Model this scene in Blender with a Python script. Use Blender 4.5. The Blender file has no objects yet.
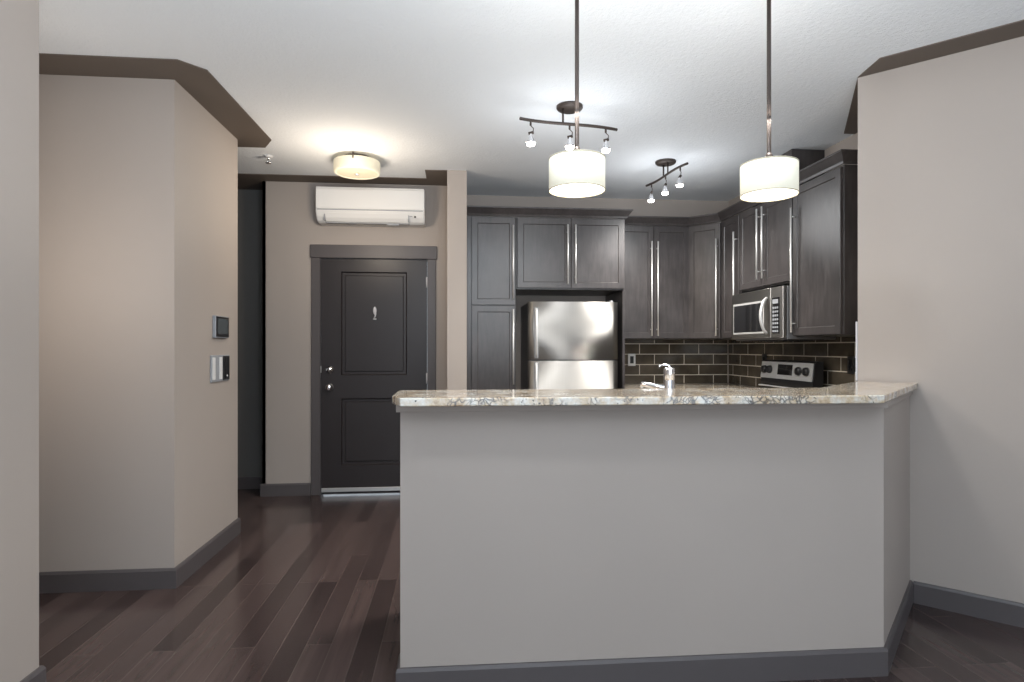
import bpy, bmesh, math, random
from mathutils import Vector, Matrix
random.seed(7)
sc = bpy.context.scene
COL = sc.collection
PI = math.pi

# ------------------------------------------------------------------ camera
CAM_H, YAW, FPX = 1.26, 5.33, 600.0
cd = bpy.data.cameras.new('camera')
cd.sensor_width = 36.0
cd.lens = FPX / 1024 * 36.0
cd.shift_y = 6 / 1024
cd.clip_start = 0.05
cam = bpy.data.objects.new('camera', cd)
COL.objects.link(cam)
cam.location = (0, 0, CAM_H)
cam.rotation_euler = (PI / 2, 0, -math.radians(YAW))
sc.camera = cam

# ------------------------------------------------------------------ world, exposure, large lights
sc.view_settings.view_transform = 'Standard'
sc.view_settings.look = 'None'
sc.view_settings.gamma = 1.0
sc.view_settings.use_curve_mapping = False
sc.view_settings.exposure = -0.03
sc.cycles.use_denoising = True
sc.cycles.max_bounces = 10
sc.cycles.diffuse_bounces = 6
sc.cycles.sample_clamp_indirect = 6.0
w = bpy.data.worlds.new('world')
sc.world = w
w.use_nodes = True
bg = w.node_tree.nodes['Background']
bg.inputs[0].default_value = (0.80, 0.90, 1.0, 1)
bg.inputs[1].default_value = 1.6


def lamp(name, kind, loc, energy, color, rot=(0, 0, 0), **kw):
    d = bpy.data.lights.new(name, kind)
    d.energy = energy
    d.color = color
    for k, v in kw.items():
        setattr(d, k, v)
    o = bpy.data.objects.new(name, d)
    COL.objects.link(o)
    o.location = loc
    o.rotation_euler = rot
    return o


# daylight from the living-room glazing behind the camera
lamp('window_daylight', 'AREA', (1.1, -2.86, 1.25), 62, (0.80, 0.90, 1.0), (PI / 2, 0, 0), shape='RECTANGLE', size=4.0, size_y=2.1)
# added upward fill behind the camera, bounced off the ceiling to brighten it
lamp('bounce_fill', 'AREA', (0.4, -0.3, 1.55), 125, (0.82, 0.91, 1.0), (PI - 0.1, 0, 0), shape='DISK', size=1.2)
CEIL = 2.665
UND = 2.66            # underside of the painted ceiling borders

# ------------------------------------------------------------------ materials
MATS = {}


def mat(name, color, rough=0.5, metal=0.0, spec=0.5, emit=None, estr=0.0, **kw):
    m = bpy.data.materials.new(name)
    m.use_nodes = True
    b = m.node_tree.nodes['Principled BSDF']
    b.inputs['Base Color'].default_value = (*color, 1)
    b.inputs['Roughness'].default_value = rough
    b.inputs['Metallic'].default_value = metal
    b.inputs['Specular IOR Level'].default_value = spec
    if emit:
        b.inputs['Emission Color'].default_value = (*emit, 1)
        b.inputs['Emission Strength'].default_value = estr
    for k, v in kw.items():
        b.inputs[k].default_value = v
    MATS[name] = m
    return m


def nt(m):
    t = m.node_tree
    return t, t.nodes, t.links, t.nodes['Principled BSDF']


def coords(m, scale=(1, 1, 1), rot=(0, 0, 0)):
    t, N, L, b = nt(m)
    tc = N.new('ShaderNodeTexCoord')
    geo = N.new('ShaderNodeNewGeometry')
    mp = N.new('ShaderNodeMapping')
    mp.inputs['Scale'].default_value = scale
    mp.inputs['Rotation'].default_value = rot
    L.new(geo.outputs['Position'], mp.inputs['Vector'])
    return mp.outputs['Vector']


def noise(m, vec, scale, detail=3, rough=0.5):
    t, N, L, b = nt(m)
    n = N.new('ShaderNodeTexNoise')
    n.inputs['Scale'].default_value = scale
    n.inputs['Detail'].default_value = detail
    n.inputs['Roughness'].default_value = rough
    L.new(vec, n.inputs['Vector'])
    return n.outputs['Fac']


def ramp(m, fac, stops):
    t, N, L, b = nt(m)
    r = N.new('ShaderNodeValToRGB')
    e = r.color_ramp.elements
    while len(e) < len(stops):
        e.new(0.5)
    for i, (p, c) in enumerate(stops):
        e[i].position = p
        e[i].color = (*c, 1) if len(c) == 3 else c
    L.new(fac, r.inputs['Fac'])
    return r.outputs['Color']


def bump(m, h, strength, dist):
    t, N, L, b = nt(m)
    bp = N.new('ShaderNodeBump')
    bp.inputs['Strength'].default_value = strength
    bp.inputs['Distance'].default_value = dist
    L.new(h, bp.inputs['Height'])
    L.new(bp.outputs['Normal'], b.inputs['Normal'])


def mixc(m, fac, a, c, mode='MIX'):
    t, N, L, b = nt(m)
    x = N.new('ShaderNodeMix')
    x.data_type = 'RGBA'
    x.blend_type = mode
    if isinstance(fac, (int, float)):
        x.inputs[0].default_value = fac
    else:
        L.new(fac, x.inputs[0])
    for s, v in ((6, a), (7, c)):
        if isinstance(v, tuple):
            x.inputs[s].default_value = (*v, 1)
        else:
            L.new(v, x.inputs[s])
    return x.outputs[2]


def link(m, out, inp):
    t, N, L, b = nt(m)
    L.new(out, b.inputs[inp])


# painted drywall
WALL = mat('wall_paint', (0.37, 0.325, 0.292), 0.62, spec=0.3)
v = coords(WALL)
bump(WALL, noise(WALL, v, 160, 2), 0.06, 0.002)
link(WALL, ramp(WALL, noise(WALL, v, 1.3, 2), [(0.3, (0.362, 0.318, 0.286)), (0.7, (0.378, 0.332, 0.298))]), 'Base Color')
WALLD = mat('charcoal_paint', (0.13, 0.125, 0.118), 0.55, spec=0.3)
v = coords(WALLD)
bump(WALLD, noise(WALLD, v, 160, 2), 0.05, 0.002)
CEILM = mat('stippled_ceiling', (0.755, 0.785, 0.815), 0.85, spec=0.2)
v = coords(CEILM)
bump(CEILM, noise(CEILM, v, 55, 5, 0.65), 0.42, 0.012)
BORDER = mat('taupe_border_paint', (0.125, 0.102, 0.085), 0.6, spec=0.3)
v = coords(BORDER)
bump(BORDER, noise(BORDER, v, 160, 2), 0.05, 0.002)
TRIM = mat('dark_trim_paint', (0.084, 0.074, 0.075), 0.42, spec=0.4)
v = coords(TRIM)
bump(TRIM, noise(TRIM, v, 90, 2), 0.03, 0.001)
DOORM = mat('dark_door_paint', (0.027, 0.0225, 0.0235), 0.36, spec=0.35)
v = coords(DOORM, (6, 6, 0.6))
bump(DOORM, noise(DOORM, v, 14, 3), 0.03, 0.001)

# floor planks running away from the camera
FLOOR = mat('dark_hardwood', (0.05, 0.035, 0.033), 0.25, spec=0.5)
t, N, L, b = nt(FLOOR)
v = coords(FLOOR, (1, 1, 1), (0, 0, PI / 2))
br = N.new('ShaderNodeTexBrick')
br.inputs['Scale'].default_value = 1.0
br.inputs['Brick Width'].default_value = 1.1
br.inputs['Row Height'].default_value = 0.105
br.inputs['Mortar Size'].default_value = 0.0022
br.inputs['Mortar Smooth'].default_value = 0.3
br.inputs['Bias'].default_value = 0.0
br.offset = 0.37
br.offset_frequency = 3
br.inputs['Color1'].default_value = (0.034, 0.023, 0.022, 1)
br.inputs['Color2'].default_value = (0.078, 0.055, 0.051, 1)
br.inputs['Mortar'].default_value = (0.088, 0.068, 0.062, 1)
L.new(v, br.inputs['Vector'])
grain = noise(FLOOR, coords(FLOOR, (16, 0.7, 1)), 2.2, 3, 0.5)
gcol = ramp(FLOOR, grain, [(0.25, (0.8, 0.79, 0.79)), (0.75, (1.2, 1.18, 1.17))])
link(FLOOR, mixc(FLOOR, 1.0, br.outputs['Color'], gcol, 'MULTIPLY'), 'Base Color')
link(FLOOR, ramp(FLOOR, noise(FLOOR, coords(FLOOR, (3, 1, 1)), 4, 3), [(0.3, (0.17,) * 3), (0.7, (0.22,) * 3)]), 'Roughness')
bump(FLOOR, br.outputs['Fac'], -0.25, 0.002)

# stained maple cabinets
CAB = mat('espresso_cabinet', (0.05, 0.042, 0.04), 0.36, spec=0.55)
v = coords(CAB, (9, 9, 1.2))
g = noise(CAB, v, 5, 5, 0.6)
g2 = noise(CAB, coords(CAB), 4.5, 3)
c1 = ramp(CAB, g, [(0.25, (0.030, 0.026, 0.026)), (0.75, (0.056, 0.049, 0.048))])
c2 = ramp(CAB, g2, [(0.3, (0.75,) * 3), (0.7, (1.3,) * 3)])
link(CAB, mixc(CAB, 1.0, c1, c2, 'MULTIPLY'), 'Base Color')
link(CAB, ramp(CAB, g, [(0.3, (0.30,) * 3), (0.7, (0.38,) * 3)]), 'Roughness')
CABD = mat('cabinet_shadow_gap', (0.012, 0.011, 0.011), 0.6)

# granite
GRAN = mat('cream_granite', (0.5, 0.45, 0.38), 0.09, spec=0.55)
v = coords(GRAN)
t, N, L, b = nt(GRAN)
base = ramp(GRAN, noise(GRAN, v, 14, 6, 0.7), [(0.3, (0.31, 0.205, 0.115)), (0.45, (0.55, 0.44, 0.31)), (0.6, (0.64, 0.62, 0.57)), (0.8, (0.45, 0.34, 0.22))])
vo = N.new('ShaderNodeTexVoronoi')
vo.inputs['Scale'].default_value = 40
vo.feature = 'DISTANCE_TO_EDGE'
wv = N.new('ShaderNodeVectorMath')
wv.operation = 'ADD'
nz = N.new('ShaderNodeTexNoise')
nz.inputs['Scale'].default_value = 18
L.new(v, nz.inputs['Vector'])
sc_ = N.new('ShaderNodeVectorMath')
sc_.operation = 'SCALE'
sc_.inputs['Scale'].default_value = 0.09
L.new(nz.outputs['Color'], sc_.inputs[0])
L.new(v, wv.inputs[0])
L.new(sc_.outputs[0], wv.inputs[1])
L.new(wv.outputs[0], vo.inputs['Vector'])
vein = ramp(GRAN, vo.outputs['Distance'], [(0.0, (1, 1, 1)), (0.16, (0, 0, 0))])
sel = ramp(GRAN, noise(GRAN, v, 9, 3), [(0.42, (0.1,) * 3), (0.55, (0.95,) * 3)])
veinsel = mixc(GRAN, 1.0, vein, sel, 'MULTIPLY')
col = mixc(GRAN, veinsel, base, (0.07, 0.07, 0.075))
speck = ramp(GRAN, noise(GRAN, v, 75, 2), [(0.66, (0, 0, 0)), (0.72, (1, 1, 1))])
link(GRAN, mixc(GRAN, speck, col, (0.06, 0.055, 0.05)), 'Base Color')

TILE = mat('brown_glazed_tile', (0.05, 0.041, 0.032), 0.12, spec=0.6)
v = coords(TILE)
link(TILE, ramp(TILE, noise(TILE, v, 7, 3), [(0.3, (0.05, 0.041, 0.031)), (0.7, (0.095, 0.079, 0.059))]), 'Base Color')
GROUT = mat('beige_grout', (0.62, 0.56, 0.48), 0.8, spec=0.2)
STEEL = mat('brushed_steel', (0.48, 0.468, 0.45), 0.36, metal=1.0)
v = coords(STEEL, (60, 60, 0.8))
link(STEEL, ramp(STEEL, noise(STEEL, v, 6, 3), [(0.3, (0.56,) * 3), (0.7, (0.66,) * 3)]), 'Roughness')
t, N, L, b = nt(STEEL)
tg = N.new('ShaderNodeTangent')
tg.direction_type = 'RADIAL'
tg.axis = 'Z'
L.new(tg.outputs[0], b.inputs['Tangent'])
b.inputs['Anisotropic'].default_value = 0.95
b.inputs['Anisotropic Rotation'].default_value = 0.25
PANEL = mat('light_steel_panel', (0.50, 0.50, 0.49), 0.35, metal=0.3)
STEELD = mat('grey_appliance_side', (0.16, 0.16, 0.165), 0.4, metal=0.3)
NICKEL = mat('satin_nickel', (0.78, 0.77, 0.75), 0.33, metal=0.55)
CHROME = mat('chrome', (0.85, 0.85, 0.87), 0.08, metal=1.0)
BLACK = mat('black_plastic', (0.012, 0.012, 0.013), 0.3)
BGLASS = mat('black_glass', (0.01, 0.01, 0.011), 0.06, spec=0.7)
WHITE = mat('white_plastic', (0.68, 0.675, 0.665), 0.35)
EDGE = mat('pale_edge_strip', (0.55, 0.54, 0.56), 0.4)
GREYP = mat('grey_plastic', (0.30, 0.31, 0.33), 0.4)
BRONZE = mat('bronze_metal', (0.055, 0.042, 0.036), 0.42, metal=0.35)
SHADE = mat('lamp_fabric', (0.55, 0.54, 0.46), 0.8, spec=0.1, emit=(1.0, 0.97, 0.82), estr=0.43)
SHRIM = mat('shade_rim', (0.42, 0.38, 0.28), 0.7)
DIFF = mat('lit_diffuser', (0.9, 0.9, 0.88), 0.6, spec=0.1, emit=(1.0, 0.98, 0.94), estr=1.9)
DRUM = mat('lit_drum_glass', (0.5, 0.48, 0.40), 0.35, emit=(1.0, 0.84, 0.56), estr=0.36)
DRUMB = mat('lit_bottom_glass', (0.45, 0.42, 0.34), 0.35, emit=(1.0, 0.76, 0.42), estr=0.4)
BULB = mat('lit_bulb', (0.9, 0.9, 0.9), 0.3, emit=(1.0, 0.95, 0.86), estr=22.0)
LCD = mat('grey_display', (0.07, 0.08, 0.085), 0.15)
SWEEP = mat('door_sweep_metal', (0.6, 0.6, 0.6), 0.4, metal=0.7)
GLASS = mat('clear_bulb_glass', (0.9, 0.9, 0.9), 0.05, **{'Transmission Weight': 0.9})


# ------------------------------------------------------------------ mesh helpers
class MB:
    def __init__(self):
        self.bm = bmesh.new()
        self.mi = 0

    def _f(self, vs, smooth=False):
        try:
            f = self.bm.faces.new(vs)
            f.material_index = self.mi
            f.smooth = smooth
            return f
        except ValueError:
            return None

    def box(self, x0, x1, y0, y1, z0, z1, bevel=0.0, seg=1, M=None):
        x0, x1 = sorted((x0, x1)); y0, y1 = sorted((y0, y1)); z0, z1 = sorted((z0, z1))
        vs = [self.bm.verts.new((x, y, z)) for x in (x0, x1) for y in (y0, y1) for z in (z0, z1)]
        fs = [self._f([vs[i] for i in q]) for q in ((0, 1, 3, 2), (4, 6, 7, 5), (0, 4, 5, 1), (2, 3, 7, 6), (0, 2, 6, 4), (1, 5, 7, 3))]
        if bevel > 0:
            es = list({e for f in fs for e in f.edges})
            r = bmesh.ops.bevel(self.bm, geom=es, offset=bevel, segments=seg, affect='EDGES', profile=0.5)
            vs = list({v for f in r['faces'] for v in f.verts} | {v for v in vs if v.is_valid})
            for f in r['faces']:
                f.material_index = self.mi
        if M is not None:
            for q in vs:
                q.co = M @ q.co
        return self

    def prism(self, pts, z0, z1, bevel=0.0, seg=1):
        a = sum(pts[i][0] * pts[(i + 1) % len(pts)][1] - pts[(i + 1) % len(pts)][0] * pts[i][1] for i in range(len(pts)))
        if a < 0:
            pts = pts[::-1]
        lo = [self.bm.verts.new((x, y, z0)) for x, y in pts]
        hi = [self.bm.verts.new((x, y, z1)) for x, y in pts]
        n = len(pts)
        fs = [self._f(lo[::-1]), self._f(hi)]
        for i in range(n):
            fs.append(self._f([lo[i], lo[(i + 1) % n], hi[(i + 1) % n], hi[i]]))
        if bevel > 0:
            es = list({e for f in fs for e in f.edges})
            r = bmesh.ops.bevel(self.bm, geom=es, offset=bevel, segments=seg, affect='EDGES', profile=0.5)
            for f in r['faces']:
                f.material_index = self.mi
        return self

    def tube(self, path, r, n=10, caps=True, flat=1.0):
        path = [Vector(p) for p in path]
        rings = []
        up = None
        for i, p in enumerate(path):
            d = (path[min(i + 1, len(path) - 1)] - path[max(i - 1, 0)]).normalized()
            if up is None:
                up = Vector((0, 0, 1)) if abs(d.z) < 0.9 else Vector((1, 0, 0))
            s = d.cross(up).normalized()
            up = s.cross(d).normalized()
            rr = r[i] if isinstance(r, (list, tuple)) else r
            rings.append([self.bm.verts.new(p + s * (math.cos(2 * PI * k / n) * rr) + up * (math.sin(2 * PI * k / n) * rr * flat)) for k in range(n)])
        for a, c in zip(rings, rings[1:]):
            for k in range(n):
                self._f([a[k], a[(k + 1) % n], c[(k + 1) % n], c[k]], True)
        if caps:
            self._f(rings[0][::-1])
            self._f(rings[-1])
        return self

    def lathe(self, prof, c=(0, 0, 0), n=32, M=None, smooth=True):
        """prof: list of (radius, z); spun about z through c."""
        c = Vector(c)
        rings = []
        for r, z in prof:
            if r < 1e-6:
                rings.append([self.bm.verts.new((0, 0, z))])
            else:
                rings.append([self.bm.verts.new((r * math.cos(2 * PI * k / n), r * math.sin(2 * PI * k / n), z)) for k in range(n)])
        for a, q in zip(rings, rings[1:]):
            for k in range(n):
                k2 = (k + 1) % n
                if len(a) == 1 and len(q) == 1:
                    continue
                if len(a) == 1:
                    self._f([a[0], q[k2], q[k]], smooth)
                elif len(q) == 1:
                    self._f([a[k], a[k2], q[0]], smooth)
                else:
                    self._f([a[k], a[k2], q[k2], q[k]], smooth)
        T = Matrix.Translation(c) @ (M if M is not None else Matrix.Identity(4))
        for ring in rings:
            for q in ring:
                q.co = T @ q.co
        return self

    def sweep(self, path, prof):
        """mitred sweep: prof is a closed loop of (outward offset, z); outward = right-hand side of the path."""
        P = [Vector((p[0], p[1])) for p in path]
        rings = []
        for i, p in enumerate(P):
            d0 = (P[i] - P[i - 1]).normalized() if i > 0 else None
            d1 = (P[i + 1] - P[i]).normalized() if i < len(P) - 1 else None
            d0 = d0 or d1
            d1 = d1 or d0
            n0 = Vector((d0.y, -d0.x)); n1 = Vector((d1.y, -d1.x))
            m = (n0 + n1) / (1 + n0.dot(n1))
            rings.append([self.bm.verts.new((p.x + m.x * o, p.y + m.y * o, z)) for o, z in prof])
        k = len(prof)
        for a, c in zip(rings, rings[1:]):
            for j in range(k):
                self._f([a[j], c[j], c[(j + 1) % k], a[(j + 1) % k]])
        self._f(rings[0][::-1])
        self._f(rings[-1])
        return self

    def build(self, name, m, parent=None, local=False, loc=None):
        mats = m if isinstance(m, (list, tuple)) else [m]
        bmesh.ops.recalc_face_normals(self.bm, faces=self.bm.faces[:])
        off = Vector((0, 0, 0))
        if parent is not None and not local:
            off = Vector(world_loc(parent))
        elif loc is not None and not local:
            off = Vector(loc)
        if off.length > 0:
            for q in self.bm.verts:
                q.co -= off
        me = bpy.data.meshes.new(name)
        self.bm.to_mesh(me)
        self.bm.free()
        for x in mats:
            me.materials.append(x)
        o = bpy.data.objects.new(name, me)
        COL.objects.link(o)
        if parent is not None:
            o.parent = parent
        elif loc is not None:
            o.location = loc
        return o


def world_loc(o):
    l = Vector((0, 0, 0))
    while o is not None:
        l += Vector(o.location)
        o = o.parent
    return l


def tag(o, label, cat, group=None, kind=None):
    o['label'] = label
    o['category'] = cat
    if group:
        o['group'] = group
    if kind:
        o['kind'] = kind
    return o


def empty(name, loc, rz=0.0):
    o = bpy.data.objects.new(name, None)
    o.empty_display_size = 0.05
    COL.objects.link(o)
    o.location = loc
    o.rotation_euler = (0, 0, rz)
    return o


def thing(name, label, cat, loc, rz=0.0, group=None):
    return tag(empty(name, loc, rz), label, cat, group)


def dup(root, loc, rz, label):
    r = root.copy()
    COL.objects.link(r)
    r.location = loc
    r.rotation_euler = (0, 0, rz)
    r['label'] = label
    for ch in list(root.children):
        c = ch.copy(); COL.objects.link(c); c.parent = r
        for g in list(ch.children):
            d = g.copy(); COL.objects.link(d); d.parent = c
    return r


def struct(name, mb, m, label, cat):
    o = mb.build(name, m)
    return tag(o, label, cat, kind='structure')


# ------------------------------------------------------------------ room shell
struct('floor', MB().box(-4.2, 4.2, -3.15, 5.8, -0.06, 0.0), FLOOR, 'dark brown hardwood plank floor', 'floor')
struct('ceiling', MB().box(-4.2, 4.2, -3.15, 5.8, CEIL, CEIL + 0.08), CEILM, 'white stippled ceiling', 'ceiling')

# near left wall, end of it stands in the picture
struct('wall_left_front', MB().prism([(-1.50, -3.0), (-1.50, 2.317), (-4.1, 2.317), (-4.1, 2.19), (-1.63, 2.19), (-1.63, -3.0)], 0, CEIL), WALL,
       'beige wall nearest to the camera beside the hall opening', 'wall')
# block with the switches
struct('wall_left_hall', MB().prism([(-1.468, 3.292), (-1.468, 4.205), (-4.1, 4.205), (-4.1, 3.292)], 0, CEIL), WALL,
       'beige wall corner that carries the keypad and the switches', 'wall')
struct('wall_hall_end', MB().box(-4.1, -4.0, 2.32, 3.29, 0, CEIL), WALL, 'beige wall closing the side hall', 'wall')
# recess at the end of the entry hall
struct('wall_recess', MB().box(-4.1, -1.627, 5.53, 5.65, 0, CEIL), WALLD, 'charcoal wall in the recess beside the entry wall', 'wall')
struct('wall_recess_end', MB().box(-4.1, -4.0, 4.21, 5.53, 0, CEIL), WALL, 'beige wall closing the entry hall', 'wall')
DX0, DX1, DTOP = -1.146, -0.251, 2.012      # door leaf
EY = 5.24
e = MB()
e.box(-1.627, DX0 - 0.015, EY, EY + 0.15, 0, CEIL)
e.box(DX1 + 0.015, 0.0, EY, EY + 0.15, 0, CEIL)
e.box(DX0 - 0.015, DX1 + 0.015, EY, EY + 0.15, DTOP + 0.015, CEIL)
e.box(-1.627, -1.60, EY, 5.53, 0, CEIL)
struct('wall_entry', e, WALL, 'beige wall around the entry door', 'wall')
struct('wall_partition', MB().box(-0.07, 0.085, 4.79, 5.70, 0, CEIL), WALL, 'narrow beige wall end between entry door and pantry cabinet', 'wall')
struct('wall_back', MB().box(0.085, 2.70, 5.56, 5.70, 0, CEIL), WALL, 'grey beige wall behind the kitchen cabinets', 'wall')
struct('wall_kitchen', MB().box(2.615, 2.75, 3.47, 5.56, 0, CEIL), WALL, 'kitchen side wall behind range and microwave', 'wall')
RC = (2.081, 2.941)      # outside corner of the diagonal wall
struct('wall_right', MB().prism([RC, (3.9, 1.122), (3.9, -3.0), (4.1, -3.0), (4.1, 1.22), (2.75, 3.47), (2.612, 3.47)], 0, CEIL), WALL,
       'large plain beige wall where the bar ends', 'wall')
# rear wall with glazing behind the camera
e = MB()
e.box(-1.63, -0.95, -3.12, -3.0, 0, CEIL)
e.box(3.15, 4.1, -3.12, -3.0, 0, CEIL)
e.box(-0.95, 3.15, -3.12, -3.0, 2.42, CEIL)
struct('wall_rear', e, WALL, 'beige wall around the living room glazing', 'wall')
e = MB()
for x in (-0.95, 0.40, 1.75, 3.09):
    e.box(x, x + 0.06, -3.09, -3.02, 0.0, 2.42)
e.box(-0.95, 3.15, -3.09, -3.02, 0.0, 0.08)
e.box(-0.95, 3.15, -3.09, -3.02, 2.34, 2.42)
struct('window_1', e, WHITE, 'white framed living room glazing', 'window')

# bar half wall
PA, PB, PC = (-0.20, 2.190), (1.640, 2.168), (2.240, 2.779)
struct('wall_bar', MB().prism([PA, PB, PC, (2.17, 2.85), (1.592, 2.283), (-0.20, 2.305)], 0, 1.053), WALL,
       'light grey beige half wall under the granite bar top', 'wall')

# ------------------------------------------------------------------ ceiling borders
struct('trim_1', MB().prism([(-4.0, 3.292), (-1.468, 3.292), (-1.468, 4.205), (-4.0, 4.205), (-4.0, 4.36), (-1.335, 4.36), (-1.245, 4.20),
                             (-1.255, 3.17), (-1.355, 3.068), (-4.0, 3.06)], UND, CEIL), BORDER, 'dark taupe ceiling border along the corner with the switches', 'trim')
struct('trim_2', MB().prism([(-4.0, 5.04), (-0.245, 5.04), (-0.245, 4.80), (-0.07, 4.79), (-0.07, 5.24), (-1.627, 5.24), (-1.627, 5.53), (-4.0, 5.53)], UND, CEIL), BORDER,
       'dark taupe ceiling border above the entry door', 'trim')
struct('trim_3', MB().prism([RC, (3.9, 1.122), (3.9, 0.88), (2.05, 2.735)], UND, CEIL), BORDER, 'dark taupe ceiling border along the plain wall', 'trim')
struct('trim_4', MB().prism([RC, (2.612, 3.47), (2.612, 3.72), (2.535, 3.72)], UND, CEIL), BORDER, 'small ceiling border behind the plain wall corner', 'trim')


def base_prof(h):
    return [(0.0, 0.0), (0.015, 0.0), (0.015, h - 0.012), (0.009, h), (0.0, h)]


BH = 0.105


def baseboard(name, path, label):
    struct(name, MB().sweep(path, base_prof(BH)), TRIM, label, 'baseboard')


baseboard('baseboard_bar', [(-0.20, 2.305), PA, PB, PC][0:1] + [PA, PB, PC], 'dark baseboard around the bar half wall')
baseboard('baseboard_right', [(2.252, 2.768), (3.9, 1.122), (3.9, -3.0)], 'dark baseboard along the plain wall')
baseboard('baseboard_left_front', [(-1.5, -3.0), (-1.5, 2.317), (-4.0, 2.317)], 'dark baseboard of the nearest wall')
baseboard('baseboard_left_hall', [(-4.0, 3.292), (-1.468, 3.292), (-1.468, 4.205), (-4.0, 4.205)], 'dark baseboard around the corner with the switches')
baseboard('baseboard_recess', [(-4.0, 5.53), (-1.627, 5.53), (-1.627, 5.24), (DX0 - 0.084, 5.24)], 'dark baseboard beside the entry door')
baseboard('baseboard_partition', [(-0.10, 5.24), (-0.07, 5.24), (-0.07, 4.79), (0.085, 4.79), (0.085, 4.96)], 'dark baseboard of the narrow wall end')

# ------------------------------------------------------------------ entry door
D = tag(empty('door_1', ((DX0 + DX1) / 2, EY, 0)), 'dark brown two panel entry door with chrome knob and wide casing', 'door', kind='structure')
c = MB()
cw = 0.072
c.box(DX0 - cw - 0.005, DX0 - 0.005, EY - 0.018, EY - 0.001, 0, DTOP + 0.005, 0.003)
c.box(DX1 + 0.005, DX1 + cw + 0.005, EY - 0.018, EY - 0.001, 0, DTOP + 0.005, 0.003)
c.box(DX0 - cw - 0.014, DX1 + cw + 0.014, EY - 0.024, EY - 0.001, DTOP + 0.006, DTOP + 0.118, 0.003)
c.build('casing', TRIM, D)
c = MB()
c.box(DX0 - 0.014, DX0 - 0.003, EY, EY + 0.12, 0.0, DTOP + 0.014)
c.box(DX1 + 0.003, DX1 + 0.014, EY, EY + 0.12, 0.0, DTOP + 0.014)
c.box(DX0 - 0.014, DX1 + 0.014, EY, EY + 0.12, DTOP + 0.003, DTOP + 0.014)
c.box(DX0, DX1, EY + 0.06, EY + 0.12, 0, 0.012)
c.build('frame', TRIM, D)


def panel_ring(mb, x0, x1, z0, z1, levels):
    """nested rectangles at given (inset, y) levels, closed by a flat panel."""
    prev = None
    for ins, y in levels:
        q = [mb.bm.verts.new((a, y, k)) for a, k in ((x0 + ins, z0 + ins), (x1 - ins, z0 + ins), (x1 - ins, z1 - ins), (x0 + ins, z1 - ins))]
        if prev:
            for i in range(4):
                mb._f([prev[i], prev[(i + 1) % 4], q[(i + 1) % 4], q[i]])
        prev = q
    mb._f(prev)


LY = EY + 0.006          # leaf front plane
px0, px1 = -0.98, -0.422
pz = ((0.245, 0.820), (1.018, 1.905))
leaf = MB()
leaf.box(DX0, px0, LY, LY + 0.044, 0.035, DTOP)
leaf.box(px1, DX1, LY, LY + 0.044, 0.035, DTOP)
leaf.box(px0, px1, LY, LY + 0.044, 0.035, pz[0][0])
leaf.box(px0, px1, LY, LY + 0.044, pz[0][1], pz[1][0])
leaf.box(px0, px1, LY, LY + 0.044, pz[1][1], DTOP)
leaf = leaf.build('leaf', DOORM, D)
for z0, z1 in pz:
    q = MB()
    panel_ring(q, px0, px1, z0, z1, [(0, LY), (0.010, LY + 0.018), (0.030, LY + 0.018), (0.036, LY + 0.010)])
    q.build('panel', DOORM, D)
s = MB()
s.box(DX0 + 0.004, DX1 - 0.004, LY - 0.008, LY + 0.02, 0.022, 0.056, 0.002)
s.build('door_sweep', SWEEP, D)
RX = Matrix.Rotation(PI / 2, 4, 'X')
kx = -1.073
k = MB()
k.lathe([(0.0, 0.0), (0.030, 0.0), (0.032, 0.006), (0.029, 0.012), (0.020, 0.016), (0.018, 0.022), (0.0, 0.022)], (kx, LY, 1.068), 24, RX)
k.box(kx - 0.004, kx + 0.004, LY - 0.042, LY - 0.02, 1.052, 1.084, 0.002)
k.build('deadbolt', CHROME, D)
k = MB()
k.lathe([(0.0, 0.0), (0.032, 0.0), (0.032, 0.005), (0.012, 0.010), (0.011, 0.028), (0.022, 0.036), (0.0285, 0.048), (0.027, 0.060), (0.016, 0.067), (0.0, 0.068)], (kx, LY, 0.918), 28, RX)
k.build('knob', CHROME, D)
k = MB()
k.box(DX0 - 0.003, DX0 + 0.001, LY - 0.003, LY + 0.03, 1.04, 1.098, 0.0005)
k.build('strike_plate', NICKEL, D)
for hz in (0.24, 0.99, 1.82):
    k = MB()
    k.tube([(DX1 + 0.002, LY - 0.006, hz - 0.045), (DX1 + 0.002, LY - 0.006, hz + 0.045)], 0.010, 10)
    k.box(DX1 - 0.001, DX1 + 0.004, LY - 0.004, LY + 0.02, hz - 0.045, hz + 0.045)
    k.build('hinge', EDGE, D)
# small pointed hook on the upper panel
hx, hy = -0.696, LY + 0.006
k = MB()
k.lathe([(0.0, 0.0), (0.016, 0.0), (0.018, 0.003), (0.014, 0.007), (0.0, 0.009)], (0, 0, 0), 20, Matrix.Translation((hx, hy, 1.572)) @ Matrix.Diagonal((0.85, 1, 2.0, 1)) @ RX)
k.tube([(hx + 0.008, hy - 0.010, 1.575), (hx + 0.010, hy - 0.016, 1.545), (hx + 0.004, hy - 0.020, 1.520), (hx - 0.004, hy - 0.014, 1.508)], [0.005, 0.006, 0.006, 0.004], 10)
k.tube([(hx - 0.013, hy - 0.008, 1.500), (hx + 0.014, hy - 0.008, 1.500)], 0.0065, 10)
k.build('coat_hook', EDGE, D)

# ------------------------------------------------------------------ wall air conditioner
AX0, AX1, AZ0, AZ1 = -1.145, -0.262, 2.292, 2.580
A = thing('air_conditioner', 'white wall mounted air conditioner above the entry door', 'air conditioner', ((AX0 + AX1) / 2, EY, AZ0))
prof = [(0.002, 0.0), (0.002, 0.288), (0.165, 0.288), (0.186, 0.280), (0.196, 0.262), (0.200, 0.10), (0.196, 0.088), (0.176, 0.045), (0.150, 0.014), (0.12, 0.0)]


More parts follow.
